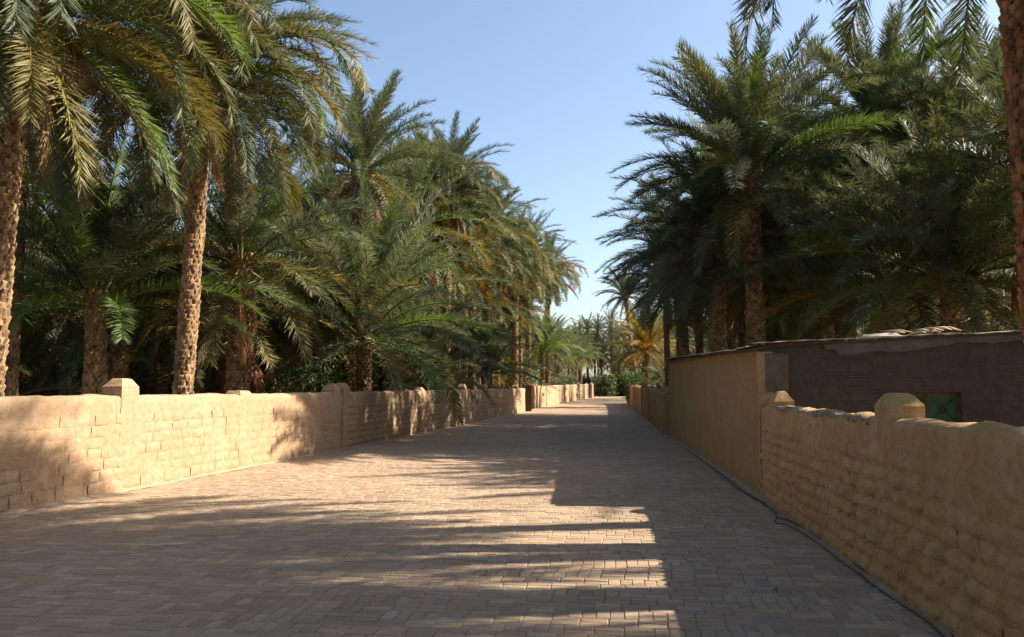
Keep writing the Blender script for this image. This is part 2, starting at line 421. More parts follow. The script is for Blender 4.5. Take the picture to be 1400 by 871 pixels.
# dark timber post beside the gap, then the far left walls
a = LP[2]
gp = thing('gate_post', 'dark square gate post in the gap between the left walls', 'gate post', (a[0]+.25, a[1]+2.4, 0))
mb = MB(); mb.box((-.25,-.3,0),(.25,.3,1.75)); mb.box((-.29,-.34,1.75),(.29,.34,1.86))
put('post', mb.mesh('post', M_rust), gp)
def far_wall(pts, H, label, side, mt, seed, pillars, nm='mud_wall'):
    w = thing(nm, label, 'wall', (*pts[0], 0))
    put('wall_body', wall_body(pts, H, .35, .5, .02, seed, side).mesh('wall_body', mt), w)
    r = random.Random(seed)
    for (i, t) in pillars:
        p = Vector((*pts[i], 0)).lerp(Vector((*pts[i+1], 0)), t); h = (H[i]+(H[i+1]-H[i])*t)
        put('pillar', pillar_mesh(.6, .45, 0, h+r.uniform(.12,.24), .15, mt, seed+t), w, (p.x+.17*side, p.y, 0), (0,0,dirang(pts[i], pts[i+1])))
    reparent_all(w); return w
far_wall([LP[3], LP[4]], [1.85, 2.35], 'sunlit pale wall far down the lane on the left, past the dark gate post', -1, M_wall_l, 3, [(0,.02),(0,.12),(0,.38),(0,.7),(0,.95)])
p4 = LP[4]
far_wall([(p4[0]+.9, p4[1]+4), (p4[0]+3.6, p4[1]+28)], [2.35, 2.6], 'small shaded wall with lit pillars at the far end of the left side', -1, M_wall_l, 4, [(0,.03),(0,.4),(0,.75),(0,.97)])
far_wall([(p4[0]+4.6, p4[1]+33.5), (p4[0]+6.6, p4[1]+35)], [2.9, 2.9], 'tiny bright wall closing the view at the end of the lane', -1, M_wall_l, 5, [(0,.1),(0,.8)])

# right near wall
a, b = (RP[0][0], -8), (RP[1][0]-.03, RP[1][1]-.12)
w3 = thing('mud_wall', 'shaded ochre mud brick wall at the near right with bulging bricks', 'wall', (*a, 0))
put('wall_body', wall_body([a, b], [1.45, 1.40], .29, .10, .02, 6, 1, cop=.055).mesh('wall_body', M_wall_r), w3)
a3 = (on(RP, 3.6), 3.6)
wall_bricks(w3, a3, b, 1.42, M_wall_r, 1, .37, .138, .036, 8, 300, z0=.04, ztop=.16, fade=True)
angR = dirang(a, b)
for y, w, z1, ch in ((6.88, .42, 1.61, .10), (11.62, .42, 1.61, .14)):
    put('pillar', pillar_mesh(w, .27, .4, z1, ch, M_wall_r, y), w3, (on(RP, y)+.128, y, 0), (0, 0, angR))
# weathered clods of the coping, eroded round bricks set on edge
r = random.Random(4); cl = []
for s in range(4):
    q = MB(); vs = []; n = 7
    for i in range(5):
        ph = -math.pi/2+math.pi*i/4
        for k in range(n):
            t = 2*math.pi*k/n; rr = math.cos(ph)*(1+r.uniform(-.15,.15))
            vs.append((rr*math.cos(t), rr*math.sin(t), math.sin(ph)*(1+r.uniform(-.1,.1))))
    q.add(vs, [(i*n+k, i*n+(k+1)%n, (i+1)*n+(k+1)%n, (i+1)*n+k) for i in range(4) for k in range(n)], None, True)
    cl.append(q.mesh('coping_stone', M_coping))
y = 7.3
while y < 11.4:
    put('coping_stone', cl[r.randrange(4)], w3, (on(RP, y)+r.uniform(.03,.05), y, 1.365+r.uniform(-.012,.012)), (r.uniform(-.3,.3), r.uniform(-.2,.2), r.uniform(0,3)), (r.uniform(.05,.065), r.uniform(.055,.08), r.uniform(.035,.05)))
    y += r.uniform(.13, .19)
reparent_all(w3)
far_wall([RP[3], RP[4], RP[5]], [1.58, 1.74, 1.98], 'lower ochre wall beyond the shed on the right with a lit far end', 1, M_wall_r, 7, [(0,.004),(0,.3),(0,.6),(0,.85),(1,.1),(1,.9)])
w_ = [o for o in C.objects if o.name == 'mud_wall.005'][0] if 'mud_wall.005' in C.objects else None

# ---------------------------------------------------------------- shed
A = Vector((3.74, 12.5, 0)); B = Vector((5.36, 28.3, 0)); F = Vector((14.5, 11.55, 0))
shed = thing('shed', 'low flat roofed plastered shed with grey front wall and green door on the right', 'shed', A)
def ztop_lane(t): return 2.24 + (2.62-2.24)*t
g = MB(); nx, nzv = 110, 16
for i in range(nx+1):
    for k in range(nzv+1):
        t = i/nx; q = A.lerp(B, t); z = -.06 + (ztop_lane(t)+.06)*k/nzv; q.z = z
        d = nz(q, 1.5, 3)*.02 + nz(q, 5, 2)*.012 + nz(q, 12, 2)*.006
        q.x += d; g.v.append(tuple(q))
for i in range(nx):
    for k in range(nzv):
        g.f.append((i*(nzv+1)+k, i*(nzv+1)+k+1, (i+1)*(nzv+1)+k+1, (i+1)*(nzv+1)+k)); g.c.append(None); g.sm.append(True)
g.add([B+Vector((0,0,-.06)), B+Vector((7,-.7,-.06)), B+Vector((7,-.7,2.5)), B+Vector((0,0,2.62))], [(0,1,2,3)])
g.add([A+Vector((.02,.02,-.06)), A+Vector((.3,0,-.06)), A+Vector((.3,0,2.24)), A+Vector((.02,.02,2.24))], [(0,1,2,3)])
put('lane_wall', g.mesh('lane_wall', M_shed_l), shed)
# grey front wall with a door opening; the roof edge rises to the right
fd = (F-A).normalized(); fn = Vector((fd.y, -fd.x, 0)); Lf = (F-A).length
def fx(px):   # distance along the front wall seen at photo x
    k = (px-700)/FPX/1.0035
    # A.x+fd.x*s = k*(A.y+fd.y*s)
    return (k*A.y-A.x)/(fd.x-k*fd.y)
def top_front(s): return 2.29 + .33*min(1, s/7.0) + .02*(s-7)*(s > 7)
def front_pt(s, z, o=0): return A + fd*s - Vector((0,0,0)) + fn*o + Vector((0,0,z))
if fn.y > 0: fn = -fn
d0, d1 = fx(1222), fx(1314); zd = 1.60
g = MB()
cols = [.0, .2, .5] + [.5+.25*k for k in range(1, 60)]
cols = sorted([c for c in cols if c < Lf and abs(c-d0) > .1 and abs(c-d1) > .1] + [d0, d1, Lf])
rows = [-.06, .4, .8, 1.2, zd, 1.8, 2.0, 2.15]
def gp3(s, k):
    z = rows[k] if k < len(rows) else top_front(s)
    q = front_pt(s, z); q += fn*(nz(q, 1.6, 5)*.02 + nz(q, 5, 5)*.008)
    return q
for i in range(len(cols)-1):
    for k in range(len(rows)):
        if d0-.01 < cols[i] < d1-.01 and k < 4: continue
        g.add([gp3(cols[i],k), gp3(cols[i+1],k), gp3(cols[i+1],k+1), gp3(cols[i],k+1)], [(0,1,2,3)], None, True)
for s in (d0, d1):      # reveals
    g.add([front_pt(s,-.06), front_pt(s,zd), front_pt(s,zd,-.16), front_pt(s,-.06,-.16)], [(0,1,2,3)])
g.add([front_pt(d0,zd), front_pt(d1,zd), front_pt(d1,zd,-.16), front_pt(d0,zd,-.16)], [(0,1,2,3)])
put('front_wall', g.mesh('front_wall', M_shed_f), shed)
# a pale band of old render left below the roof, its lower edge broken
g = MB(); n = 60; s0, s1 = .95, 5.4
for i in range(n):
    sa, sb = s0+(s1-s0)*i/n, s0+(s1-s0)*(i+1)/n
    def low(s): return top_front(s) - .10 - .10*max(0, nz((s,1,1), 1.4, 2)+.25) - .035*nz((s,1,1), 7, 2) - .05*(.5+.5*math.sin(s*1.3)) + (.09 if s > 4.9 or s < 1.1 else 0)
    o = .03
    g.add([front_pt(sa, low(sa), o), front_pt(sb, low(sb), o), front_pt(sb, top_front(sb)-.015, o), front_pt(sa, top_front(sa)-.015, o)], [(0,1,2,3)])
    g.add([front_pt(sa, low(sa), o), front_pt(sa, low(sa), -.02), front_pt(sb, low(sb), -.02), front_pt(sb, low(sb), o)], [(0,1,2,3)])
put('render_band', g.mesh('render_band', M_render), shed)
# trowel ridges and block courses showing through the cement
g = MB(); r = random.Random(11)
for (z, s0, s1) in ((1.82,.9,3.2),(2.02,2.9,4.7),(1.88,5.2,7.4),(1.72,3.4,6.0),(2.1,5.6,8.2),(1.95,4.0,4.8),(1.6,1.2,2.6)):
    pts = []; s = s0
    while s < s1: pts.append(front_pt(s, z+.012*nz((s,z,0), 3, 1), .012)); s += .15
    g.tube(pts, .006, 4)
put('mortar_ridge', g.mesh('mortar_ridge', M_render), shed)
# rough block panel at the corner
g = MB(); g.box((.06,-.05,1.62),(.36,.02,2.16))
me = pillar_mesh(.34, .16, 1.60, 2.17, .02, M_block, 77)
o = put('block_panel', me, shed, front_pt(.24, 0, .0), (0,0,math.atan2(fd.y, fd.x)))
me = pillar_mesh(.22, .12, -.05, 2.2, .01, M_wall_r, 79)
put('corner_plaster', me, shed, front_pt(.075, 0, .0), (0,0,math.atan2(fd.y, fd.x)))
# door: green sheet metal in an iron frame, leaf with a raised lattice
dl = .12
def dbox(mb, s0, s1, z0, z1, o0, o1):
    vs = [front_pt(s, z, o) for o in (o0, o1) for (s, z) in ((s0,z0),(s1,z0),(s1,z1),(s0,z1))]
    mb.add(vs, [(0,1,2,3),(7,6,5,4),(0,4,5,1),(1,5,6,2),(2,6,7,3),(3,7,4,0)])
g = MB(); W = d1-d0; dm = d0 + W*.52
dbox(g, d0+.0, d0+.03, -.05, zd-.004, -.13, -.09); dbox(g, d1-.03, d1, -.05, zd-.004, -.13, -.09)
dbox(g, d0+.03, d1-.03, zd-.05, zd-.004, -.13, -.09); dbox(g, dm-.018, dm+.018, -.05, zd-.05, -.13, -.085)
put('door_frame', g.mesh('door_frame', M_rust), shed)
for (s0, s1) in ((d0+.034, dm-.022), (dm+.022, d1-.034)):
    g = MB(); dbox(g, s0, s1, -.04, zd-.054, -.125, -.112)
    for q in range(1):
        dbox(g, s0, s0+.03, -.04, zd-.054, -.112, -.104); dbox(g, s1-.03, s1, -.04, zd-.054, -.112, -.104)
        dbox(g, s0, s1, zd-.09, zd-.054, -.112, -.103)
    lf = put('door_leaf', g.mesh('door_leaf', M_green), shed)
    if True:
        g = MB(); cx = (s0+s1)/2; hw = (s1-s0)/2-.05
        for cz in (zd-.26, zd-.62):
            for dx in (-1, 1):
                g.tube([front_pt(cx-hw*dx, cz-hw, -.104), front_pt(cx+hw*dx, cz+hw, -.104)], .008, 4)
            dia = [front_pt(cx+hw*.5*math.cos(t*math.pi/2), cz+hw*.5*math.sin(t*math.pi/2), -.102) for t in range(5)]
            g.tube(dia, .007, 4)
            g.tube([front_pt(cx+.04*math.cos(t*math.pi/4), cz+.04*math.sin(t*math.pi/4), -.102) for t in range(9)], .006, 4)
        o = put('lattice', g.mesh('lattice', M_green), lf)
# flat roof: screed slab and thin metal edge sheets, rising and sagging along the edge
g = MB(); n = 40
edge_pts = []
for i in range(n+1): t = 1-i/n; q = A.lerp(B, t); q.z = ztop_lane(t)+.012+.012*nz(q,1.3,4); edge_pts.append(q+Vector((-.10,0,0)))
for i in range(1, n+1): s = Lf*i/n; q = front_pt(s, top_front(s)+.012+.01*nz((s,0,0),1.3,8), .07); edge_pts.append(q)
back = []
for q in edge_pts:
    back.append(Vector((max(q.x+1.2, 6.6), max(q.y+.8, 14.5) if q.y < 14 else q.y, q.z+.02)))
m_ = len(edge_pts)
vs = edge_pts + back + [q-Vector((0,0,.035)) for q in edge_pts]
fs = [(i, i+1, m_+i+1, m_+i) for i in range(m_-1)] + [(2*m_+i, 2*m_+i+1, i+1, i) for i in range(m_-1)] + [(2*m_+i+1, 2*m_+i, m_+i, m_+i+1) for i in range(m_-1)]
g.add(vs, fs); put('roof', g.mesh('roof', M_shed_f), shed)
r = random.Random(21)
def sheet(p0, p1, w, lift, me_mat=M_zinc):
    d = (p1-p0); L = d.length; dn = d.normalized(); inn = Vector((-dn.y, dn.x, 0))
    if inn.x+inn.y*.8 < 0: inn = -inn
    b_ = MB(); k = max(4, int(L/.09))
    for i in range(k+1):
        q = p0 + dn*(L*i/k); zz = lift + .004*math.sin(i*1.7) + .012*nz(q, 2.0, 3)
        b_.v += [tuple(q+Vector((0,0,zz))-inn*.05), tuple(q+inn*w+Vector((0,0,zz+.03))), tuple(q+Vector((0,0,zz-.014))-inn*.05), tuple(q+inn*w+Vector((0,0,zz+.016)))]
    for i in range(k):
        o_ = i*4
        for f in ((o_,o_+1,o_+5,o_+4),(o_+2,o_+6,o_+7,o_+3),(o_,o_+4,o_+6,o_+2)): b_.f.append(f); b_.c.append(None); b_.sm.append(False)
    return b_
L = (B-A).length
s = L
while s > 0:
    w = r.uniform(1.2, 2.2); e_ = max(0, s-w)
    pa = A.lerp(B, s/L); pb = A.lerp(B, e_/L); pa.z = ztop_lane(s/L)+.02; pb.z = ztop_lane(e_/L)+.02
    put('roof_sheet', sheet(pa+Vector((-.10,0,0)), pb+Vector((-.10,0,0)), .6, r.uniform(.01,.035)).mesh('roof_sheet', M_zinc), shed); s = e_
s = 0
for w in (1.35, 1.5, 1.3, 1.6, 1.4, 1.5, 1.5):
    pa = front_pt(s, top_front(s)+.02, .08); pb = front_pt(s+w, top_front(s+w)+.02, .08)
    put('roof_sheet', sheet(pa, pb, .7, r.uniform(.0,.03)).mesh('roof_sheet', M_zinc), shed); s += w*1.02
reparent_all(shed)
# scraps lying on the roof
def on_roof(px, o=-.1): s = fx(px); return front_pt(s, top_front(s)+.05, o)
g = MB(); r = random.Random(31)
for k in range(9):
    s = fx(1190)+r.uniform(0, 1.3); p = front_pt(s, top_front(s)+.06+r.uniform(0,.05), r.uniform(-.25,.02))
    ang = r.uniform(-.4,.4); l = r.uniform(.12,.3); w = r.uniform(.03,.07); d = Vector((math.cos(ang), math.sin(ang), r.uniform(-.15,.2)))
    pts = [p - d*l, p+Vector((0,0,.03)), p + d*l*.6+Vector((0,0,.01))]
    g.tube(pts, [.004, w*.35, .004], 5, None)
setp(put('dry_leaves', g.mesh('dry_leaves', M_dry)), 'heap of dry curled palm sheaths lying on the grey shed roof edge', 'dry leaves')
for (px, w, h, lab) in ((1203, .26, .075, 'pale bleached board lying at the left of the dry leaf heap on the roof edge'), (1215, .20, .05, 'small pink grey board sticking up beside the dry leaf heap on the roof')):
    g = MB(); g.add([(-w,-.06,0),(w,-.06,.0),(w*.9,.10,.02+h*.6),(-w*.7,.10,h*.5),(-w,-.06,-.02),(w,-.06,-.02),(w*.9,.10,h*.6),(-w*.7,.10,h*.5-.02)],
                    [(0,1,2,3),(7,6,5,4),(0,4,5,1),(1,5,6,2),(2,6,7,3),(3,7,4,0)])
    setp(put('board', g.mesh('board', M_bleach), None, on_roof(px, .02), (0,0,-.05)), lab, 'board')
# gap pillar of the far right wall next to the shed
g = thing('gate_pillar', 'shaded mud pillar in the narrow gap between the shed and the far right wall', 'pillar', (5.62, 29.9, 0))
put('shaft', pillar_mesh(.5, .5, 0, 1.52, .05, M_wall_r, 90), g)

# ---------------------------------------------------------------- hoses along the right wall and litter
def hose(pxs, r_, name, label, off=0):
    pts = []
    for (x, y) in pxs: q = gnd(x, y); pts.append(Vector((q.x+off, q.y, .008+r_)))
    fine = []
    for i in range(len(pts)-1):
        p0, p1, p2, p3 = pts[max(i-1,0)], pts[i], pts[i+1], pts[min(i+2,len(pts)-1)]
        for k in range(6):
            t = k/6; fine.append(.5*((2*p1)+(p2-p0)*t+(2*p0-5*p1+4*p2-p3)*t*t+(3*p1-p0-3*p2+p3)*t**3))
    fine.append(pts[-1]); b_ = MB(); b_.tube(fine, r_, 8)
    return setp(put(name, b_.mesh(name, M_hose)), label, 'hose')
H1 = [(1335,905),(1283,855),(1225,815),(1165,772),(1118,738),(1085,716),(1066,710),(1058,702),(1046,690),(1028,680),(1008,667),(985,648),(960,630),(935,612)]
hose(H1, .010, 'hose', 'black water hose lying on the pavers along the foot of the right wall')
H2 = [(1320,905),(1272,856),(1214,816),(1158,775),(1112,740),(1078,720),(1060,716),(1062,706),(1050,694),(1022,678),(1000,664),(975,643)]
hose(H2, .006, 'hose', 'thinner black tube running beside the water hose on the lane side')
q = gnd(1060, 807); g = MB(); g.tube([(0,0,0),(0,0,.012)], [.018,.016], 10)
setp(put('bottle_cap', g.mesh('bottle_cap', M_cap), None, (q.x, q.y, .010), (.1,0,0), (1,1,1)), 'tiny blue plastic bottle cap lying on the shaded pavers', 'bottle cap')
# dirt and leaf litter washed against the foot of the right wall
g = MB(); r = random.Random(5)
for k in range(900):
    y = 3.5 + 24*r.random()**1.6; x = edge(RP, y) - abs(r.gauss(0, .06)) - .01; s = r.uniform(.006, .02)
    a_ = r.uniform(0, 6.3); c_, s_ = math.cos(a_)*s, math.sin(a_)*s; z = .008
    g.add([(x-c_,y-s_,z),(x+s_*.5,y-c_*.5,z+s*.5),(x+c_,y+s_,z+.003),(x-s_*.5,y+c_*.5,z)], [(0,1,2,3)])
setp(put('leaf_litter', g.mesh('leaf_litter', M_dry)), 'scattered dry leaf litter along the foot of the right wall', 'litter', kind='stuff')
g = MB()
for i in range(150):
    y = 2+i*.17; y2 = y+.17
    if y2 > 28: break
    w_a = .05+.035*nz((0,y,0), 1.5, 3); w_b = .05+.035*nz((0,y2,0), 1.5, 3)
    g.add([(edge(RP,y)-w_a,y,.001),(edge(RP,y)+.02,y,.045),(edge(RP,y2)+.02,y2,.045),(edge(RP,y2)-w_b,y2,.001)], [(0,1,2,3)], None, True)
for i in range(900):
    y = 5+i*.17; y2 = y+.17
    w_a = .05+.03*nz((9,y,0), 1.5, 3); w_b = .05+.03*nz((9,y2,0), 1.5, 3)
    if y2 > 56: break
    g.add([(edge(LP,y)-.02,y,.04),(edge(LP,y)+w_a,y,.001),(edge(LP,y2)+w_b,y2,.001),(edge(LP,y2)-.02,y2,.04)], [(0,1,2,3)], None, True)
setp(put('sand_drift', g.mesh('sand_drift', M_sand)), 'thin drift of sand along the foot of the walls', 'sand', kind='stuff')

# ---------------------------------------------------------------- date palms
def frond(mb, elev, bend, L, seed, leaf=.42, pairs=95, dead=0.0, vee=.5, M=None, sparse=1.0, wid=.026):
    r = random.Random(seed); n = 16; pts = []; p = Vector((0,0,0)); dirs = []
    yaw = 0; ykick = r.uniform(-.16,.16)
    for i in range(n+1):
        t = i/n; e_ = elev - bend*(t**1.35); yaw = ykick*t*t*2
        d = Vector((math.cos(e_)*math.cos(yaw), math.cos(e_)*math.sin(yaw), math.sin(e_)))
        pts.append(p.copy()); dirs.append(d); p += d*(L/n)
    rad = [.028*(1-t/n)**.8*(1.3 if t < 2 else 1)+.003 for t in range(n+1)]
    rc = (1.5, 1.35, .8) if not dead else (1.1,1.0,.9)
    if M: P = [M @ q for q in pts]
    else: P = pts
    mb.tube(P[::2] if n % 2 == 0 else P, rad[::2], 4, rc, True, False)
    tw0 = r.uniform(-.5,.5)
    for k in range(pairs):
        t = .13 + .86*(k+.5)/pairs; f = t*n; i = int(f); fr = f-i; i2 = min(i+1, n)
        q = pts[i].lerp(pts[i2], fr); d = dirs[i].lerp(dirs[i2], fr).normalized()
        side = Vector((-math.sin(yaw), math.cos(yaw), 0)); side = (side - d*side.dot(d)).normalized(); up = side.cross(d)*-1
        if up.dot(Vector((math.cos(elev+1.57), 0, math.sin(elev+1.57)))) < 0: up = -up
        tw = tw0*t; c_, s_ = math.cos(tw), math.sin(tw); sd_ = side*c_ + up*s_; upp = up*c_ - side*s_
        ll = leaf*(.55+.45*math.sin(min(1, (t-.1)/.35)*math.pi/2))*(1-.50*max(0, (t-.6)/.4)**1.6)
        for sg in (-1, 1):
            if r.random() < .05+dead*.3: continue
            if sparse < 1 and r.random() > sparse: continue
            a = R_(r.gauss(58, 9))*(1-.42*t) + .10
            v = vee + r.gauss(0, .38)
            if dead: a *= .5; v = -.5+r.gauss(0,.5)
            l = ll*r.uniform(.82, 1.1)
            ld = (d*math.cos(a) + (sd_*sg*math.cos(v) + upp*math.sin(v))*math.sin(a)).normalized()
            w = wid*r.uniform(.8, 1.15)*(.8 if t > .85 else 1)
            wn_ = ld.cross(upp); wn_ = (wn_ if wn_.length > .1 else ld.cross(d)).normalized()
            wn_ = (wn_ + upp*r.gauss(0,.5)).normalized()
            drop = Vector((0,0,-1))*l*(r.uniform(.03,.16) + .3*dead)
            m1 = q + ld*l*.5 + drop*.3; tip = q + ld*l + drop
            g_ = r.uniform(.78, 1.22); y_ = r.random()
            col = (g_*(1+.25*(y_ > .9)), g_*(1+.08*(y_ > .9)), g_)
            vs = [q - wn_*w*.3, q + wn_*w*.3, m1 + wn_*w*.5, m1 - wn_*w*.5, tip]
            if M: vs = [M @ x for x in vs]
            mb.add(vs, [(0,1,2,3),(3,2,4)], col)
CL = {   # class: elevation, bend, length
 'spear': (80, 14, 2.6), 'up': (72, 32, 4.0), 'mid': (52, 54, 4.3), 'arch': (30, 66, 4.4), 'low': (4, 62, 4.2), 'hang': (-30, 50, 3.8), 'weep': (38, 128, 4.3), 'weeplow': (12, 98, 4.1), 'dead': (-64, 20, 2.8)}
FR = {}
for ci, (c, (el, bn, L)) in enumerate(CL.items()):
    FR[c] = []
    for s in range(4):
        r = random.Random(ci*10+s); b_ = MB()
        frond(b_, R_(el+r.uniform(-6,6)), R_(bn+r.uniform(-10,10)), L*r.uniform(.92,1.06), ci*10+s,
              dead=1.0 if c == 'dead' else 0, vee=.75 if c in ('spear','up') else .45, leaf=.52, pairs=165, wid=.026)
        FR[c].append(b_.mesh('frond_'+c, M_leaf))
GREENS = [(.098,.115,.055), (.114,.127,.063), (.080,.100,.052), (.118,.122,.050), (.086,.110,.046), (.140,.150,.092)]
def fcol(r, c, tone):
    if c == 'dead': b = r.choice([(.30,.18,.10), (.38,.25,.15), (.24,.14,.08), (.44,.31,.19)]); return tuple(x*r.uniform(.8,1.2) for x in b)
    b = r.choice(GREENS)
    if c in ('low','hang','weep','weeplow') and r.random() < tone.get('olive', .3): b = (.16,.14,.05)
    if c in ('low','hang','weep','weeplow') and r.random() < tone.get('yellow', .06): b = (.30,.19,.03)
    if r.random() < tone.get('gold', 0): b = r.choice([(.30,.20,.04), (.26,.19,.05), (.20,.17,.05)])
    if r.random() < tone.get('bright', .05): b = (.10,.145,.04)
    k = tone.get('k', 1.0)*r.uniform(.85, 1.15)
    return tuple(x*k for x in b)

def boot(mb, M, col):
    # a cut leaf base: wedge pressed to the stem, standing out at its top
    vs = [(-.5,0,0),(.5,0,0),(.42,-.1,.75),(-.42,-.1,.75),(-.30,-1,.80),(.30,-1,.80),(-.34,-.75,.98),(.34,-.75,.98),(0,-.45,.10)]
    vs = [M @ Vector(v) for v in vs]
    mb.add(vs, [(0,8,4,3),(8,1,2,5),(8,5,4),(4,5,7,6),(3,4,6),(5,2,7),(6,7,2,3)], col)
def unit_boot(seed):
    b_ = MB(); r = random.Random(seed); boot(b_, Matrix.Identity(4), (1,1,1))
    b_.v = [(x+r.uniform(-.06,.06), y+r.uniform(-.1,.1)*(y < -.3), z+r.uniform(-.06,.06)) for x, y, z in b_.v]; return b_
UB = [unit_boot(s) for s in range(5)]; UBM = [u.mesh('leaf_base', M_bark) for u in UB]
def make_trunk_data(H, rad, lean, bow, seed, rowh=.105, nb=11, flare=1.25):
    """returns centreline function and list of boot matrices (local)"""
    r = random.Random(seed)
    def cl(z):
        t = z/H; return Vector((lean[0]*t + bow[0]*math.sin(t*math.pi), lean[1]*t + bow[1]*math.sin(t*math.pi), z))
    def rr(z):
        t = z/H; k = 1 + (flare-1)*math.exp(-z/.35) + .10*nz((0,0,z), .9, seed)
        return rad*k*(1-.16*t) + (rad*.45*max(0, (t-.86)/.14))
    boots = []
    z = .02; row = 0
    while z < H-.05:
        c = cl(z); R1 = rr(z)
        for k in range(nb):
            a = 2*math.pi*(k + .5*(row % 2) + row*.07)/nb + r.gauss(0, .05)
            top = max(0, (z/H-.86)/.14)
            sc = (2*math.pi*R1/nb*1.08, rad*.25*r.uniform(.6,1.4)*(1+1.1*top), rowh*r.uniform(1.35,1.75)*(1+.6*top))
            p = c + Vector((math.cos(a)*R1*.97, math.sin(a)*R1*.97, r.gauss(0,.012)))
            M = Matrix.Translation(p) @ Matrix.Rotation(a+math.pi/2, 4, 'Z') @ Matrix.Rotation(r.gauss(0,.12), 4, 'Y') @ Matrix.Diagonal((*sc, 1))
            boots.append((M, a, z, r.uniform(.65, 1.3), r.randrange(5)))
        z += rowh; row += 1
    return cl, rr, boots
def core(mb, cl, rr, H, n=12):
    k = max(6, int(H/.35)); mb.tube([cl(H*i/k)-Vector((0,0,.05*(i == 0))) for i in range(k+1)], [rr(H*i/k)*.98 for i in range(k+1)], n, (.5,.45,.42), True)
def palm(name, label, loc, H, rad=.22, lean=(0,0), bow=(0,0), seed=0, n=46, scale=1.0, mix=None, tone=None, detail='mesh', skirt=0, group=None, bark=(1,1,1), stalk=0, rotz=None, cat='palm tree'):
    r = random.Random(seed*13+5); tone = tone or {}; n = int(n*1.45)
    t = thing(name, label, cat, loc, 0, group)
    cl, rr, boots = make_trunk_data(H, rad, lean, bow, seed, nb=12 if rad > .2 else 10)
    mb = MB(); core(mb, cl, rr, H); wl = Vector(loc)
    if detail == 'full':
        tr = put('trunk', mb.mesh('trunk', M_bark), t, color=bark); rest = MB(); cand = []
        for q in boots:
            M = q[0]; p = wl + M.translation; toc = (Vector((0,0,EYE))-p); nrm = Vector((math.cos(q[1]), math.sin(q[1]), 0))
            x = p.x/p.y*FPX; yy = (p.z-EYE)/p.y*FPX
            if nrm.dot(toc.normalized()) > .08 and abs(x) < 740 and -75 < yy < 560: cand.append(q)
        cand = sorted(cand, key=lambda q: (wl+q[0].translation-Vector((0,0,EYE))).length)[:300]
        ids = set(id(q) for q in cand)
        for q in boots:
            if id(q) in ids:
                o = put('leaf_base', UBM[q[4]], tr); o.matrix_local = q[0]; o.color = tuple(q[3]*b for b in bark)+(1,)
            else: rest.add([q[0] @ Vector(v) for v in UB[q[4]].v], UB[q[4]].f, (q[3],)*3)
        setp(put('leaf_bases', rest.mesh('leaf_bases', M_bark), tr, color=bark), kind='stuff')
    else:
        for q in boots: mb.add([q[0] @ Vector(v) for v in UB[q[4]].v], UB[q[4]].f, (q[3],)*3)
        put('trunk', mb.mesh('trunk', M_bark), t, color=bark)
    top = cl(H)
    mix = mix or [('spear',.06),('up',.2),('mid',.24),('arch',.22),('low',.18),('hang',.10)]
    i = 0; ga = 2.39996
    for (c, w) in mix:
        for k in range(max(1, int(round(w*n)))):
            a = i*ga + r.gauss(0,.15); i += 1
            zoff = {'spear':.12,'up':.05,'mid':-.05,'arch':-.16,'low':-.28,'weep':-.12,'weeplow':-.3,'hang':-.38,'dead':-.5}[c]
            ro = rad*({'spear':.2,'up':.5,'mid':.7}.get(c, .95)); s = scale*r.uniform(.86,1.1)
            put('frond', r.choice(FR[c]), t, top + Vector((math.cos(a)*ro, math.sin(a)*ro, zoff*scale)), (r.gauss(0,.10), r.gauss(0,.09), a), (s, s*(1 if r.random() < .5 else -1), s), fcol(r, c, tone))
    for k in range(skirt):
        a = k*ga + r.gauss(0,.2); s = scale*r.uniform(.7,1.05)
        put('dead_frond', r.choice(FR['dead']), t, top + Vector((math.cos(a)*rad*1.1, math.sin(a)*rad*1.1, -.45-.3*r.random())), (r.gauss(0,.12), r.uniform(-.1,.25), a), (s,s,s), fcol(r, 'dead', tone))
    for k in range(stalk):
        a = r.uniform(-2.2,.5); g = MB(); rs = random.Random(k+seed)
        for j in range(26):
            d = Vector((rs.gauss(0,.10), rs.gauss(0,.10), 0)); l = rs.uniform(.5,.95)
            g.tube([Vector((.55,0,-.35))+d*.2, Vector((.62,0,-.35-l*.5))+d*.8, Vector((.63,0,-.35-l))+d*1.2], [.007,.006,.004], 3, (1,1,1))
        g.tube([(0,0,0),(.3,0,.12),(.5,0,-.12),(.57,0,-.38)], [.022,.02,.017,.014], 5, (1,1,1))
        put('fruit_stalk', g.mesh('fruit_stalk', M_leaf), t, top + Vector((math.cos(a)*rad, math.sin(a)*rad, -.3)), (0,0,a), color=rs.choice([(.42,.20,.07), (.35,.17,.07)]))
    return t
LAST = [0, 0]
def at(px, d, m=.9):
    # slide along the line of sight until clear of the lane and its walls
    LAST[0] = d; x = px_at(px, d)[0]
    while True:
        if px < 830 and x < edge(LP, d)-.35-m: break
        if px >= 830 and x > edge(RP, d)+.35+m: break
        d += .5; x = px_at(px, d)[0]
        if d > 260: break
    LAST[1] = d
    return (x, d, -.05)
def ht(py, d):
    if d == LAST[0]: d = LAST[1]
    return px_at(700, d, py)[1] + .05

WEEP = [('spear',.03),('up',.10),('mid',.12),('arch',.12),('weep',.24),('weeplow',.22),('hang',.17)]
DROOP = [('spear',.04),('up',.12),('mid',.18),('arch',.22),('low',.24),('hang',.20)]
SHOOT = [('spear',.10),('up',.30),('mid',.28),('arch',.20),('low',.12)]
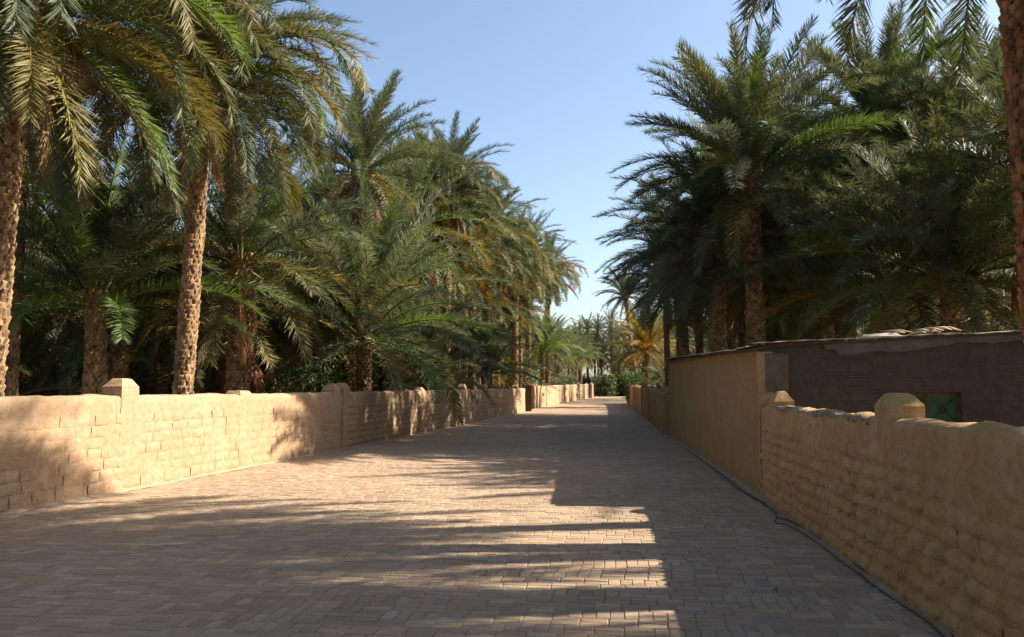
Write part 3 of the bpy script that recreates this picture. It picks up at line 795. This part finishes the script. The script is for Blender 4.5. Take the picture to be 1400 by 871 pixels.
# --- left side
palm('date_palm', 'tall date palm at the left edge, its rough brown trunk half cut by the frame', at(-20, 12.1), 7.9, .185, (.24,.1), (-.03,0), 1, 70, .95, WEEP, {'olive':.4,'yellow':.01,'k':1.15}, 'full', stalk=3, skirt=2)
palm('date_palm', 'date palm with sunlit orange brown trunk standing behind the pillared left wall', at(245, 16.6), 8.65, .178, (.33,0), (.03,0), 2, 86, .86, WEEP, {'olive':.5,'yellow':.03,'k':1.15}, 'full', skirt=3)
palm('date_palm', 'dark mid height date palm with a pale hanging dead frond, right of the sunlit trunk', at(321, 22.5), ht(352, 22.5), .25, (.1,0), (0,0), 3, 44, .95, None, {'k':.95}, skirt=3)
palm('date_palm', 'shaded date palm with steep V shaped fronds left of the sunlit trunk', at(132, 20.5), ht(405, 20.5), .24, (-.1,0), (0,0), 4, 40, 1.1, SHOOT, {'bright':.25})
palm('date_palm', 'shaded date palm close beside the V shaped one, slightly right', at(158, 23.5), ht(400, 23.5), .24, (.1,0), (0,0), 5, 36, 1.0, None, {})
palm('date_palm', 'date palm with a thick skirt of brown dead fronds under a green crown', at(484, 31), ht(228, 31), .25, (.15,0), (0,0), 6, 46, .86, [('spear',.06),('up',.20),('mid',.24),('arch',.22),('low',.16),('hang',.12)], {'yellow':.15,'olive':.35,'k':1.1}, skirt=44)
palm('date_palm', 'tall date palm with blue green upright fronds right of the skirted palm', at(607, 35.5), ht(252, 35.5), .24, (.1,0), (0,0), 7, 60, .84, WEEP, {'olive':.4,'yellow':.12}, skirt=12)
palm('young_date_palm', 'broad low young date palm with arching grey green fronds against the left wall', at(497, 27.2), ht(452, 27.2), .26, (0,0), (0,0), 8, 60, 1.2, [('spear',.10),('up',.26),('mid',.26),('arch',.24),('low',.14)], {'bright':.06,'k':1.45,'yellow':0,'olive':.1})
palm('date_palm', 'date palm with drooping olive fronds left of the opening of sky', at(704, 50), ht(352, 50), .24, (0,0), (0,0), 9, 62, 1.0, WEEP, {'olive':.5,'yellow':.1}, skirt=10)
palm('date_palm', 'date palm with brown fringed fronds nearest the opening of sky', at(748, 58), ht(372, 58), .26, (.1,0), (0,0), 10, 60, 1.05, WEEP, {'olive':.6,'yellow':.2}, skirt=16)
palm('date_palm', 'date palm behind, filling the gap between tall and drooping palms', at(664, 46), ht(325, 46), .24, (0,0), (0,0), 11, 56, 1.0, WEEP, {'olive':.4}, skirt=8)
palm('date_palm', 'small crowned date palm behind the skirted palm on its left', at(436, 34), ht(330, 34), .24, (0,0), (0,0), 12, 46, .95, DROOP, {'olive':.4})
palm('date_palm', 'date palm with shaded crown between sunlit trunk and skirted palm', at(392, 33), ht(372, 33), .23, (0,0), (0,0), 13, 42, .95, None, {})
palm('young_date_palm', 'pale low feathery young palm over the far left wall', at(742, 62), ht(478, 62), .22, (0,0), (0,0), 14, 40, 1.0, SHOOT, {'bright':.5,'k':1.5})
palm('young_date_palm', 'pale fan shaped young palm furthest right above the left wall', at(788, 78), ht(492, 78), .22, (0,0), (0,0), 15, 40, 1.05, SHOOT, {'bright':.5,'k':1.5})
palm('young_date_palm', 'low bushy young palm hanging over the striped left wall', at(668, 46.5), ht(505, 46.5), .22, (0,0), (0,0), 16, 36, .85, SHOOT, {'bright':.3})
palm('young_date_palm', 'low dark young palm right of the broad young palm', at(588, 33), ht(505, 33), .22, (0,0), (0,0), 17, 34, .9, SHOOT, {})
palm('date_palm', 'slender dark palm trunk just right of the thick trunk at the left edge', at(17, 20.5), ht(170, 20.5), .11, (0,0), (0,0), 18, 34, .9, DROOP, {'olive':.3})
# --- right side
palm('date_palm', 'largest date palm above the shed with a full round crown', at(1033, 24.2), ht(238, 24.2), .245, (-.02,0), (.05,0), 21, 80, 1.0, [('spear',.08),('up',.28),('mid',.24),('arch',.18),('low',.16),('hang',.08)], {'yellow':.02,'olive':.08,'bright':.15}, stalk=1)
palm('date_palm', 'tall date palm with upright fronds behind and right of the full crowned one', at(1213, 27.5), ht(188, 27.5), .25, (.05,0), (0,0), 22, 60, 1.0, [('spear',.10),('up',.36),('mid',.22),('arch',.18),('low',.14),('hang',.08)], {'yellow':.1,'bright':.12}, stalk=2)
palm('date_palm', 'date palm with spreading crown left of the trunk at the right edge', at(1345, 25.5), ht(230, 25.5), .25, (-.2,0), (0,0), 23, 58, 1.0, [('spear',.08),('up',.28),('mid',.26),('arch',.2),('low',.18)], {'yellow':.15})
palm('date_palm', 'straight dark trunk palm just left of the full crowned palm', at(984, 26), ht(335, 26), .26, (-.05,0), (0,0), 24, 50, .88, DROOP, {'olive':.1})
palm('date_palm', 'second dark trunk palm left of the full crowned palm, over the shed end', at(938, 30), ht(345, 30), .24, (-.25,0), (0,0), 25, 50, .82, DROOP, {'olive':.1})
palm('date_palm', 'slim pale trunked palm rising beyond the far end of the shed', at(914, 40), ht(385, 40), .15, (-.1,0), (0,0), 26, 36, .8, DROOP, {})
palm('leaning_date_palm', 'slender date palm leaning left over the end of the lane', at(874, 60), ht(404, 60), .20, (-1.45,0), (-.05,0), 27, 42, .84, [('spear',.06),('up',.2),('mid',.26),('arch',.24),('low',.16),('hang',.08)], {}, skirt=2, bark=(1.3,1.3,1.3))
palm('yellow_date_palm', 'small yellowing date palm right of the leaning one', at(885, 66), ht(478, 66), .22, (0,0), (0,0), 28, 44, .95, [('up',.2),('mid',.25),('arch',.25),('low',.3)], {'gold':.8,'k':1.2})
palm('date_palm', 'date palm with dark stout trunk and fan of stems behind the shed roof', at(1306, 19.5), ht(372, 19.5), .25, (.02,0), (0,0), 29, 44, .95, None, {})
palm('date_palm', 'date palm with dark low crown behind the middle of the shed roof', at(1225, 22), ht(385, 22), .25, (0,0), (0,0), 30, 46, .98, None, {'k':.9})
palm('date_palm', 'slim trunked palm first right of the full crowned palm', at(1092, 33), ht(330, 33), .2, (0,0), (0,0), 31, 40, .95, DROOP, {'yellow':.2})
palm('date_palm', 'slim trunked palm second right of the full crowned palm', at(1122, 36), ht(300, 36), .2, (.1,0), (0,0), 32, 40, .95, DROOP, {'yellow':.15})
palm('date_palm', 'small slanting trunked palm seen under the full crown', at(1067, 42), ht(400, 42), .2, (-.4,0), (0,0), 33, 36, .9, None, {'yellow':.3})
palm('date_palm', 'dense date palm crown behind between the two tallest right palms', at(1150, 30), ht(300, 30), .25, (0,0), (0,0), 34, 52, 1.0, DROOP, {'yellow':.1})
palm('date_palm', 'date palm just right of the dense middle crown behind the shed', at(1275, 31), ht(275, 31), .25, (0,0), (0,0), 35, 50, 1.0, DROOP, {'yellow':.1})
palm('date_palm', 'date palm with crown cut by the trunk at the right edge', at(1392, 29), ht(185, 29), .25, (0,0), (0,0), 36, 50, 1.0, None, {'yellow':.1})
palm('date_palm', 'near date palm trunk at the right edge, its dark fronds hanging in from above', (5.93, 9.0, -.05), 9.8, .205, (.80,1.7), (-.02,0), 37, 70, 1.12, [('spear',.05),('up',.14),('mid',.18),('arch',.2),('weep',.12),('weeplow',.26)], {'olive':.1,'yellow':0}, 'full', bark=(.75,.58,.48))

# --- filler crowns: one mesh each, shared
def crown_mesh(seed, n, scale, mix, dead=0):
    r = random.Random(seed); b_ = MB(); i = 0
    for (c, w) in mix:
        for k in range(max(1, int(round(w*n)))):
            a = i*2.39996 + r.gauss(0,.2); i += 1; el, bn, L = CL[c]; s = scale*r.uniform(.85,1.1)
            zoff = {'spear':.12,'up':.05,'mid':-.05,'arch':-.16,'low':-.28,'weep':-.12,'weeplow':-.3,'hang':-.38,'dead':-.5}[c]
            M = Matrix.Translation((math.cos(a)*.18, math.sin(a)*.18, zoff)) @ Matrix.Rotation(a, 4, 'Z') @ Matrix.Diagonal((s,s,s,1))
            n0 = len(b_.c); col = fcol(r, c, {'olive':.35,'yellow':.12})
            frond(b_, R_(el+r.uniform(-6,6)), R_(bn+r.uniform(-10,10)), L, seed*100+i, M=M, pairs=72, dead=1.0 if c == 'dead' else 0, leaf=.50, wid=.036)
            for q in range(n0, len(b_.c)): cc = b_.c[q]; b_.c[q] = (cc[0]*col[0], cc[1]*col[1], cc[2]*col[2])
    return b_.mesh('crown', M_leaf)
CROWNS = [crown_mesh(s, 58, 1.0, DROOP+[('dead', .12)]) for s in range(5)]
LOWC = [crown_mesh(20+s, 40, .9, SHOOT) for s in range(3)]
trunks = []
for s in range(4):
    cl, rr, boots = make_trunk_data(6.0, .22, (0,0), (.05*(s-1.5),.04), 50+s, .16, 9)
    mb = MB(); core(mb, cl, rr, 6.0, 9)
    for q in boots: mb.add([q[0] @ Vector(v) for v in UB[q[4]].v], UB[q[4]].f, (q[3],)*3)
    trunks.append(mb.mesh('trunk', M_bark))
def filler(x, y, h, r, label, group, low=False):
    t = thing('young_date_palm' if low else 'date_palm', label, 'palm tree', (x, y, -.05), r.uniform(0, 6.28), group)
    k = h/6.0; put('trunk', r.choice(trunks), t, (0,0,0), (0,0,0), (1,1,k), (.8,.8,.8))
    v = r.uniform(.8,1.15); s = r.uniform(.9,1.1)
    put('crown', r.choice(LOWC if low else CROWNS), t, (0,0,h), (r.gauss(0,.06), r.gauss(0,.06), 0), (s,s,s), (v, v*r.uniform(.95,1.05), v*.95))
r = random.Random(99)
taken = [(Vector((o.location.x, o.location.y)), 1.6) for o in C.objects if o.parent is None and 'category' in o and o['category'] == 'palm tree']
def free(x, y, dmin):
    p = Vector((x, y)); return all((p-q).length > dmin for q, _ in taken)
def scatter(n, fx_, fy, hf, label, group, dmin, low=False):
    k = 0; tries = 0
    while k < n and tries < n*40:
        tries += 1; y = fy(); x = fx_(y)
        if not free(x, y, dmin): continue
        taken.append((Vector((x, y)), 1)); filler(x, y, hf(x, y), r, label, group, low); k += 1
n_ = 0
for k in range(600):
    px = r.uniform(860, 1400); d = r.uniform(27, 55); x = px_at(px, d)[0]
    if not free(x, d, 1.6) or x < edge(RP, d)+3: continue
    taken.append((Vector((x, d)), 1)); n_ += 1
    filler(x, d, px_at(700, d, 400-r.uniform(0, 210))[1], r, 'date palm filling the dark canopy above the shed', 'palms of the dark canopy above the shed')
    if n_ > 30: break
n_ = 0
for k in range(400):
    px = r.uniform(545, 785); d = r.uniform(34, 85)
    x = px_at(px, d)[0]
    if not (edge(LP, d)-9 < x < edge(LP, d)-1.6) or not free(x, d, 1.5): continue
    taken.append((Vector((x, d)), 1)); n_ += 1
    top = 175 + max(0, px-575)*.80 + r.uniform(0, 150)
    filler(x, d, px_at(700, d, top)[1]-3.1, r, 'date palm filling the canopy behind the left wall towards the end of the lane', 'palms of the left canopy stepping down to the lane end')
    if n_ > 44: break
scatter(95, lambda y: edge(LP,y)-3.0-r.random()**.8*min(46, y*.75), lambda: r.uniform(19, 95), lambda x, y: min(r.uniform(4.0, 7.5), 1.65+ (y*.21)), 'date palm deep in the shaded grove behind the left wall', 'palms deep in the left grove', 3.2)
scatter(34, lambda y: edge(LP,y)-2.9-r.random()*2.6, lambda: r.uniform(30, 82), lambda x, y: r.uniform(1.6, 4.6), 'bushy young palm crowding close behind the striped left wall', 'bushy palms close behind the left wall', 1.7, True)
scatter(60, lambda y: edge(LP,y)-2.9-r.random()*min(36, y*.65), lambda: r.uniform(20, 85), lambda x, y: r.uniform(.5, 1.6) if y < 34 else r.uniform(.8, 3.4), 'low young palm growing in the undergrowth behind the left wall', 'young palms in the left undergrowth', 2.0, True)
scatter(60, lambda y: edge(RP,y)+3.4+r.random()**.8*min(44, y*.6), lambda: r.uniform(31, 100), lambda x, y: r.uniform(4.5, 7.5), 'date palm deep in the shaded grove behind the shed', 'palms deep in the right grove', 3.4)
scatter(22, lambda y: edge(RP,y)+2.0+r.random()*24, lambda: r.uniform(32, 95), lambda x, y: r.uniform(.8, 2.4), 'low young palm growing in the undergrowth beyond the shed', 'young palms in the right undergrowth', 2.2, True)
G_END = 'palms closing the end of the lane'
scatter(22, lambda y: edge(LP,y)-1.5-r.random()*12, lambda: r.uniform(85, 165), lambda x, y: r.uniform(5, 9.5), 'far date palm in the dark mass at the end of the lane, left side', 'palms at the end of the lane', 2.6)
scatter(16, lambda y: edge(RP,y)+1.8+r.random()*14, lambda: r.uniform(88, 165), lambda x, y: r.uniform(6, 10), 'far date palm in the dark mass at the end of the lane, right side', 'palms at the far right of the lane', 2.6)
for k in range(26): filler(12+k*.9+r.uniform(-.5,.5), 177+r.uniform(-2,14), r.uniform(6, 16.5), r, 'date palm in the dark row closing the lane', G_END)
for k in range(14): filler(12+k*1.6+r.uniform(-.5,.5), 175+r.uniform(-1,6), r.uniform(.6, 2.2), r, 'low palm in the dark row closing the lane', G_END + ', low ones', True)
for k in range(26): filler(-84+k*3.3+r.uniform(-1,1), 104+r.uniform(-5,5), r.uniform(3, 7), r, 'distant date palm at the back of the left grove', 'palms at the back of the left grove')
for k in range(22): filler(26+k*3.4+r.uniform(-1,1), 106+r.uniform(-5,5), r.uniform(3, 8), r, 'distant date palm at the back of the right grove', 'palms at the back of the right grove')
# right garden palms outside the frame, whose shade falls across the lane
for (x, y, h, s) in ((7.8, 5.0, 11.2, 1), (11.5, 8.6, 14.6, 2), (6.6, -.6, 8.6, 3), (12.0, 3.2, 12.4, 4), (9.5, -3.5, 7.6, 5), (15.2, 7.2, 17.0, 6), (12.4,19.0,6.6,20), (13.6,16.4,7.0,21), (8.6,1.8,8.6,22), (10.6,6.4,12.6,23), (14.2,10.6,16.0,24), (8.8,7.9,9.9,29), (13.2,12.2,15.2,25), (-10.2,7.0,7.8,26), (-12.5,3.0,8,27), (7.0, -6.0, 7.5, 7), (-11,4,7.5,8), (-10.5,-2,8,9), (-9.8,-7,7,10), (10,-9,8,11), (14,-4,8,12), (-13,9,7,13), (-14,0,8,14)):
    filler(x, y, h, r, 'date palm standing beside the near end of the lane, outside the picture', 'garden palms beside the camera')
# leafy bushes
def bush(loc, rx, rz, n, col, label, seed, ls=.16, name='bush'):
    r = random.Random(seed); g = MB(); st = MB(); t = thing(name, label, 'bush', loc)
    for k in range(n):
        a = r.uniform(0, 6.283); u = r.random()**.5; ph = r.uniform(.05, 1.5)
        p = Vector((math.cos(a)*rx*u*math.cos(ph*.6), math.sin(a)*rx*u, rz*u*math.sin(ph)+.2))
        p += Vector((nz(p,2,seed), nz(p,2,seed+4), nz(p,2,seed+8)))*.3*rx
        d = Vector((r.gauss(0,1), r.gauss(0,1), r.gauss(.4,.8))).normalized(); sd_ = d.cross(Vector((r.gauss(0,1), r.gauss(0,1), 1))).normalized()
        l = ls*r.uniform(.6,1.3); w = l*.28; g_ = r.uniform(.7,1.3)
        g.add([p-sd_*w*.2, p+d*l*.5-sd_*w, p+d*l, p+d*l*.5+sd_*w], [(0,1,2,3)], (g_,g_*r.uniform(.9,1.1),g_))
    for k in range(7):
        a = r.uniform(0, 6.28); st.tube([(0,0,0),(math.cos(a)*rx*.3, math.sin(a)*rx*.3, rz*.5),(math.cos(a)*rx*.5, math.sin(a)*rx*.5, rz*.9)], [.03,.02,.008], 4, (1,1,1))
    put('foliage', g.mesh('foliage', M_bush), t, color=col); put('stem', st.mesh('stem', M_bark), t)
bush(at(893, 58, 2), 2.6, 2.9, 4200, (.075,.125,.03), 'bright green leafy bush above the far right wall under the yellow palm', 1, .38)
bush(at(868, 96, 3.4), 1.8, 3.0, 2200, (.14,.18,.03), 'olive bush above the lit end of the far right wall', 2, .4)
bush(at(422, 25.2, 1.2), 1.3, 2.3, 5000, (.06,.085,.03), 'dark leafy bush left of the broad young palm behind the wall', 3, .13)
bush(at(560, 30.5, 1.3), 1.5, 2.3, 4500, (.055,.085,.03), 'dark leafy bush right of the broad young palm behind the wall', 4, .13)
bush(at(712, 53.5, 1.6), 1.9, 3.2, 4500, (.13,.155,.07), 'grey green bush rising beside the dark gate post', 5, .26)
bush(at(766, 73, 2), 2.8, 3.4, 4500, (.13,.155,.07), 'pale grey green bush along the sunlit far left wall', 6, .3)
bush(at(1172, 27), 1.6, 2.6, 3000, (.16,.17,.04), 'olive sunlit bush seen just over the shed roof at the middle', 7, .18)
bush(at(1262, 34), 2.4, 3.2, 3500, (.12,.17,.05), 'light green bush over the shed roof right of the dry leaf heap', 8, .2)
bush(at(1330, 33), 2.2, 3.3, 3000, (.12,.16,.07), 'light green bush over the shed roof near the right edge', 9, .2)

for k, (px, d_, rx) in enumerate(((826, 168, 2.6), (838, 176, 4.0), (850, 177, 4.0), (862, 174, 3.5), (846, 184, 6.0))):
    bush(((px-700)/FPX*d_, d_, 0), rx, 4.2, 1800, (.07,.09,.035), ('dark leafy bush at the very end of the lane, %s' % ('leftmost', 'second from the left', 'in the middle', 'rightmost', 'behind the others')[k]), 40+k, .6)
